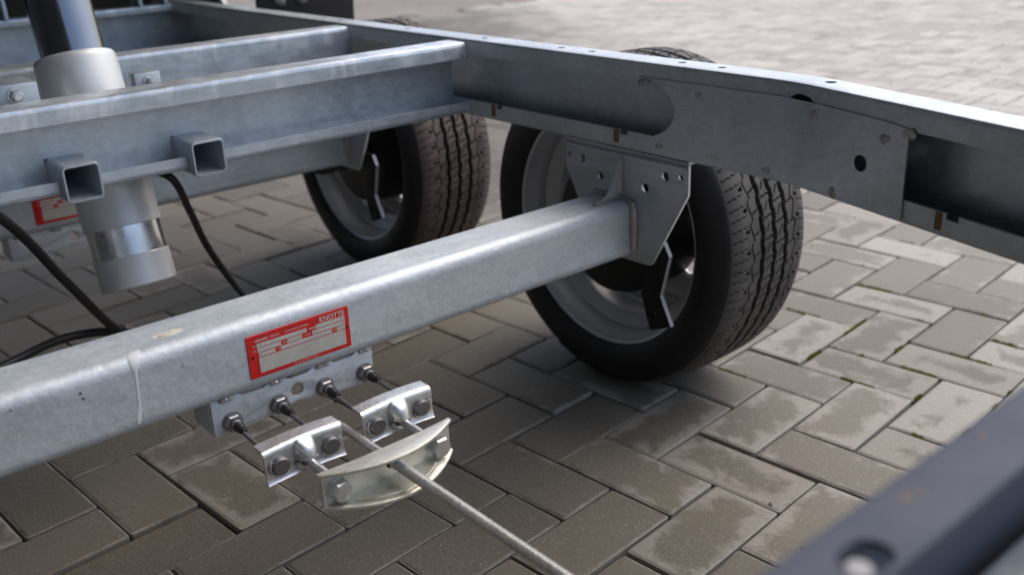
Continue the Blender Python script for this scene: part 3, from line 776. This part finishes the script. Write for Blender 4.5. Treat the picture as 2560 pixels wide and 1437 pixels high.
def tyre_mesh():
    NA = 864; per = 54; R = RT; hw = .0985
    lat = []                                               # (w, r, tread)
    side = [(.080, .190), (.088, .1925), (.0935, .198), (.0975, .208), (.0995, .220), (.0985, .231), (.0955, .2405), (.0915, .2485), (.0870, .2545)]
    for w, r in side: lat.append((-w, r, 0.0))
    ntr = 136; tw = .0835
    for k in range(ntr + 1):
        w = -tw + 2 * tw * k / ntr; a = abs(w)
        r = R - .0022 * (a / .07) ** 2 - (max(0, a - .062) / .0215) ** 2 * .0062
        lat.append((w, r, 1.0))
    for w, r in reversed(side): lat.append((w, r, 0.0))
    lat = np.array(lat); nl = len(lat); th = np.arange(NA) * 2 * math.pi / NA
    S = (th * per / (2 * math.pi))[:, None]; w = lat[None, :, 0]; tr = lat[None, :, 2]; p = 2 * math.pi * R / per
    ph = S % 1.0
    tri = lambda q: np.where(q < .72, -1 + 2 * q / .72, 1 - 2 * (q - .72) / .28)
    dep = np.zeros((NA, nl))
    def cut(mask, d):
        np.maximum(dep, np.where(mask, d, 0), out=dep)
    for i, wc in enumerate((-.0275, 0, .0275)):
        z = tri((ph + .33 * i) % 1.0); zz = np.clip(4.5 * np.sin(2 * np.pi * (ph + .33 * i)), -1, 1); cut(np.abs(w - wc - .0013 * zz) < .0043, .0080)
    for sg in (-1, 1):
        z = tri((ph + (.5 if sg > 0 else 0)) % 1.0); cut(np.abs(w - sg * (.0485 + .0034 * z)) < .0009, .0045)
    for wc, o in ((-.0137, .1), (.0137, .45)):
        q = ((ph + o) % 1.0) - .5; cut((np.abs(w - wc - q * .020) < .0010) & (np.abs(q) < .20), .0050)
        q2 = ((ph + o + .5) % 1.0) - .5; cut((np.abs(q2 - (w - wc) * 7) < .030) & (np.abs(w - wc) < .0098), .0052)
    for wc in (-.0385, .0385):
        q = ((ph + .2) % 1.0) - .5; cut((np.abs(q - (w - wc) * 12) < .030) & (np.abs(w - wc) < .008), .0050)
    a = np.abs(w)
    q = ((ph * 2 + 40 * (a - .055) ** 1.0 * .35) % 1.0) - .5
    cut((np.abs(q) < .05) & (a > .0575) & (a < .083), .0026)
    q = ((ph + .5 * 40 * (a - .055) * .35) % 1.0) - .5
    cut((np.abs(q) < .075) & (a > .0545) & (a < .0625), .0062)
    rib = np.zeros((NA, nl)); rr_ = lat[None, :, 1] - dep * tr + rib
    ct, st = np.cos(th)[:, None], np.sin(th)[:, None]
    X = rr_ * ct; Z = rr_ * st; Y = np.broadcast_to(w, X.shape)
    zmin = -WC.z + .0006
    fl = Z < zmin; Yb = Y * (1 + np.where(fl | (Z < zmin + .03), .03, 0)); Z = np.maximum(Z, zmin)
    V = np.stack([X, Yb, Z], -1).reshape(-1, 3)
    i = np.arange(NA)[:, None]; j = np.arange(nl - 1)[None, :]; i2 = (i + 1) % NA
    F = np.stack([i * nl + j, i * nl + j + 1, i2 * nl + j + 1, i2 * nl + j], -1).reshape(-1, 4)
    me = bpy.data.meshes.new('tyre'); me.from_pydata(V.tolist(), [], F.tolist())
    at = me.attributes.new('tread', 'FLOAT', 'POINT')
    tv = (np.broadcast_to(tr, (NA, nl)) * np.where(dep > .002, .05, 1.0)).astype(np.float32)
    # dust thins out over the shoulder
    tv = tv * np.clip((.100 - np.abs(np.broadcast_to(w, (NA, nl)))) / .02, 0, 1)
    at.data.foreach_set('value', np.ascontiguousarray(tv.reshape(-1), dtype=np.float32))
    b = bmesh.new(); b.from_mesh(me); bmesh.ops.recalc_face_normals(b, faces=b.faces); b.to_mesh(me); b.free()
    return me
TM = tyre_mesh(); fin(TM, 'tyre', 38)
TM2 = TM.copy(); TM2.materials.clear(); TM2.materials.append(M['tyre_dusty'])
def wheel_mesh(bm):
    # rim barrel (y: inner flange at -, outer flange at +), in wheel space
    pr = [(-.0855, .1955), (-.0875, .1945), (-.0885, .1915), (-.086, .1885), (-.078, .1865), (-.066, .183), (-.060, .179), (-.046, .178), (-.038, .168), (-.030, .1585), (.018, .1575), (.030, .164), (.044, .1775), (.066, .181), (.080, .186), (.087, .1905), (.086, .1955), (.084, .1955), (.0835, .189), (.064, .185), (.028, .168), (.016, .1615), (-.03, .1625), (-.044, .181), (-.062, .183), (-.078, .1905), (-.0835, .1955), (-.0855, .1955)]
    lathe(bm, (0, 0, 0), (0, 1, 0), pr, 96, False)
    holes = [circ(.112 * math.cos(t), .112 * math.sin(t), .0165, 20) for t in [RAD(8 + 45 * k) for k in range(8)]] + [circ(0, 0, .032, 28)]
    plate(bm, circ(0, 0, .1572, 72), holes, .004, lambda a, b, c: (a, .030 + c - .014 * max(0, math.hypot(a, b) - .09) / .067, b))
wmb = bmesh.new(); wheel_mesh(wmb); WM = finish(wmb, 'wheel', 'rim', 30)
def drum(bm): lathe(bm, (0, 0, 0), (0, 1, 0), [(-.085, 0), (-.085, .03), (-.078, .034), (-.078, .100), (-.074, .108), (-.060, .108), (-.058, .114), (.022, .114), (.028, .108), (.028, 0)], 64, False)
db = bmesh.new(); drum(db); DM = finish(db, 'brake_drum', 'drum', 30)
def make_wheel(loc, label, tm):
    w = link('wheel', WM, trailer, loc); w['label'] = label
    link('tyre', tm, w, loc); link('brake_drum', DM, w, loc)
    for k in range(5):
        t = RAD(20 + 72 * k); p = Vector(loc) + Vector((.056 * math.cos(t), .0345, .056 * math.sin(t)))
        bm = bmesh.new(); hexhead(bm, p, (0, 1, 0), .0105, .016); link('wheel_bolt', finish(bm, 'wheel_bolt', 'steel'), w)
    return w
make_wheel(WC, 'front wheel with black tyre, zigzag tread and grey steel rim', TM)
make_wheel(WC + Vector((-.751, 0, 0)), 'rear wheel with brownish dusty tread, partly behind the frame', TM2)

# ------------------------------------------------------------------ rear axle: the same parts 0.75 m behind
DX = (-.751, 0, 0)
ax2 = copytree(axle, trailer, DX)
for k in list(ax2.children):
    if k.name.split('.')[0] in ('paint_run', 'glue_residue'): bpy.data.objects.remove(k)
ax2['label'] = 'rear square galvanised axle tube half hidden by the cross member'
for o, lab in ((brk, 'pressed grey bracket holding the rear axle'), (cbr, 'cable bracket under the rear axle'), (tp, 'red and grey type plate on the rear axle'), (swing, None), (lev, 'black cranked flat bar in front of the rear wheel rim')):
    c = copytree(o, trailer, DX)
    if lab: c['label'] = lab
# near-side ends (under and behind the camera)
brn = part('mounting_bracket', 'bracket', trailer, lambda bm: mount(bm, -1), 'pressed grey axle mounting bracket under the near rail')
copytree(brn, trailer, DX)
make_wheel((WC.x, mir(WC.y), WC.z), 'near front wheel', TM)
make_wheel((WC.x - .751, mir(WC.y), WC.z), 'near rear wheel', TM2)

# ------------------------------------------------------------------ brake linkage
CY = (-.472, -.418, -.3615, -.309); CZ = .2595
BX = .136
BARC = {0: -.4515, 1: -.4515, 2: -.3425, 3: -.3425}
for i, y in enumerate(CY):
    ye = BARC[i] + (-.0275 if i % 2 == 0 else .0275)
    zb = .2645
    c = part('brake_cable', 'steel', trailer, lambda bm, y=y, ye=ye: tube(bm, spline([(.02, y, CZ), (.06, y + (ye - y) * .3, CZ - .0005), (BX, ye, zb)], 6), .0023, 12), ['leftmost', 'second', 'third', 'rightmost'][i] + ' thin grey brake cable from the axle bracket')
    part('locknut', 'nut', c, lambda bm, y=y: (cyl(bm, (.0165, y, CZ), (.0182, y, CZ), .0112, 24), hexhead(bm, (.0182, y, CZ), (1, 0, 0), .0102, .0065), cyl(bm, (.0247, y, CZ), (.031, y, CZ), .0060, 20, .001)))
    part('boot', 'black', c, lambda bm, y=y, ye=ye: lathe(bm, (.0305, y, CZ), (.1, (ye - y) * .5, 0), [(0, .0055), (.004, .0058), (.005, .0049), (.009, .0050), (.010, .0041), (.0145, .0040), (.017, .0030)], 20))
    part('ferrule', 'steel', c, lambda bm, ye=ye, y=y: lathe(bm, (BX - .030, ye - (ye - y) * .2, zb - .0008), (.03, (ye - y) * .2, .0008), [(0, .0028), (.001, .0036), (.026, .0038)], 14))

def eqbuild(bm):
    x0 = .197; ya, yb = -.4685, -.3235; yc = (ya + yb) / 2; h = (yb - ya) / 2
    z0, z1 = .2405, .2745
    plate(bm, rrect(yb - ya, z1 - z0 - .002, .002, 3, yc, (z0 + z1) / 2), [circ(yc + .004, (z0 + z1) / 2, .0072, 18)], .004, lambda a, b, c: (x0 - .004 + c, a, b))
    for z, th, sgn, bul, con in ((z1, .0035, 1, .026, .004), (z0, .0035, -1, .034, -.003)):
        n = 24; fr = [(ya - .003 + (yb - ya + .006) * k / n) for k in range(n + 1)]
        o = [(x0 - .004 + con * (1 - ((y - yc) / (h + .003)) ** 2), y) for y in reversed(fr)] + [(x0 + .001 + bul * (1 - min(1, abs(y - yc) / (h + .003)) ** 2), y) for y in fr]
        def fm(a, b, c, z=z, sgn=sgn):
            k = max(0, (a - x0) / .036); return (a, b, z - th / 2 + c + sgn * (.002 * k))
        plate(bm, o, [], th, fm, .0009)
eq = part('brake_equaliser', 'yellow_zinc', trailer, eqbuild, 'bowed zinc-plated brake equaliser joining two small bars to a threaded rod')
ZE = .2575
for y in (-.4525, -.3395):
    part('bolt', 'zinc', eq, lambda bm, y=y: (cyl(bm, (.197, y, .2545), (.1985, y, .2545), .0122, 24), hexhead(bm, (.1985, y, .2545), (1, 0, 0), .0114, .0095), lathe(bm, (.208, y, .2545), (1, 0, 0), [(0, .0088), (.0006, .0088), (.0008, 0)], 20, False)))
part('nut', 'zinc', eq, lambda bm: (hexhead(bm, (.193, YC, ZE), (-1, 0, 0), .0105, .010), cyl(bm, (.193, YC, ZE), (.1915, YC, ZE), .0125)))
def ridge(bm):
    tube(bm, [(.203 + .026 * (1 - ((k - 6) / 6) ** 2), -.45 + .108 * k / 12, .2448) for k in range(1, 12)], .0009, 6)
    tube(bm, [(.203 + .020 * (1 - ((k - 6) / 6) ** 2), -.45 + .108 * k / 12, .2774 - .0002) for k in range(2, 11)], .0006, 6)
part('pressed_ridge', 'yellow_zinc', eq, ridge)
for yb, lab in ((-.4515, 'left bright zinc balance bar clamping two brake cables'), (-.3425, 'right bright zinc balance bar clamping two brake cables')):
    def bar(bm, yb=yb):
        z0, z1 = .247, .2815; r = .006
        # U-section pressed bar: rounded top and bottom folded back
        o = [(BX - .020, z1)] + [(BX - r + r * math.cos(a), z1 - r + r * math.sin(a)) for a in [RAD(90 - 90 * k / 6) for k in range(7)]]
        o += [(BX, z0 + .010), (BX + .0006, z0 + .006), (BX + .002, z0 + .0015), (BX + .0035, z0)]
        inn = [(x - .003, z) for x, z in reversed(o[7:])] + [(BX - .003 - (r - .003) + (r - .003) * math.cos(a), z1 - r + (r - .003) * math.sin(a)) for a in [RAD(90 * k / 6) for k in range(7)]] + [(BX - .020, z1 - .003)]
        P = o + inn; rings = []
        for k in range(13):
            t = -1 + k / 6; y = yb + t * .0425; sag = .0015 * (1 - t * t)
            rings.append([bm.verts.new((x - sag * .6, y, z + sag)) for x, z in P])
        m = len(P)
        for A, B in zip(rings, rings[1:]):
            for k in range(m): bm.faces.new([A[k], A[(k + 1) % m], B[(k + 1) % m], B[k]])
        bm.faces.new(rings[0]); bm.faces.new(rings[-1])
    b = part('balance_bar', 'zinc', trailer, bar, lab)
    for s in (-1, 1):
        y = yb + s * .0275
        part('cable_nipple', 'steel', b, lambda bm, y=y: lathe(bm, (BX - .004, y, .2635), (1, 0, 0), [(0, .0092), (.0085, .0092), (.0098, .0078), (.0098, 0)], 28, False))
        part('nipple_seat', 'zinc', b, lambda bm, y=y, s=s: tube(bm, [(BX + .0022, y + s * .0108 * math.sin(a), .2635 - .0108 * math.cos(a)) for a in [RAD(-60 + 190 * k / 14) for k in range(15)]], .0015, 8))
    part('link_rod', 'zinc', b, lambda bm, yb=yb: cyl(bm, (BX - .012, yb, .2600), (.196, yb - .0, ZE), .0048, 20))
    def hood(bm, yb=yb):
        rows = []
        for z, bl, hw in ((.2822, .0004, .0085), (.2800, .0030, .0095), (.2765, .0085, .0105), (.2710, .0125, .0110), (.2630, .0140, .0112)):
            rows.append([bm.verts.new((BX - .0008 + bl * math.sin(t), yb - hw * math.cos(t), z)) for t in [math.pi * k / 14 for k in range(15)]])
        for A, B in zip(rows, rows[1:]):
            for k in range(14): bm.faces.new([A[k], A[k + 1], B[k + 1], B[k]])
        bm.faces.new(rows[-1])
    part('pressed_hood', 'zinc', b, hood, None, 50)
    part('washer', 'zinc', b, lambda bm, yb=yb: (tube(bm, [(BX + .003, yb + .0100 * math.cos(a), .2605 + .0085 * math.sin(a)) for a in [RAD(180 + 180 * k / 12) for k in range(13)]], .0024, 8)))
def rod(bm):
    y, z = YC, ZE; seg = 14
    prof = [(.098, 0), (.098, .0048), (.196, .0048)]
    x = .2; k = 0
    while x < .80:
        prof += [(x, .0057), (x + .0005, .0057), (x + .0012, .0043), (x + .0015, .0043)]; x += .0022
    prof += [(x, .0055), (1.45, .0055), (1.45, 0)]
    lathe(bm, (0, y, z), (1, .012, 0), prof, seg, False)
part('threaded_rod', 'rod', trailer, rod, 'long threaded brake rod running forward from the equaliser', 60)

# ------------------------------------------------------------------ loose black hoses
def hose(pts, r, label):
    bm = bmesh.new(); tube(bm, spline(pts, 12), r, 14); o = link('hose', finish(bm, 'hose', 'black', 60))
    o['label'] = label; o['category'] = 'hose'; o['group'] = 'black hoses hanging under the chassis'
hose([(-.235, -.74, .60), (-.27, -.69, .55), (-.331, -.574, .43), (-.395, -.5045, .315), (-.452, -.444, .214), (-.462, -.425, .198)], .0062, 'black hose running down from the left edge to the axle')
hose([(-.47, -.40, .433), (-.41, -.372, .433), (-.365, -.352, .425), (-.395, -.325, .37), (-.438, -.292, .30), (-.452, -.262, .24), (-.447, -.241, .20), (-.43, -.225, .17)], .0053, 'black hose hanging straight below the right-hand square tube')
hose([(-.43, -.75, .17), (-.438, -.64, .196), (-.455, -.576, .2005), (-.478, -.522, .2015), (-.482, -.478, .2), (-.462, -.433, .196), (-.43, -.36, .17), (-.40, -.28, .150), (-.40, -.20, .165), (-.44, -.14, .19), (-.436, -.08, .19), (-.40, .0, .16)], .0065, 'black hose looping behind the front axle near the left edge')
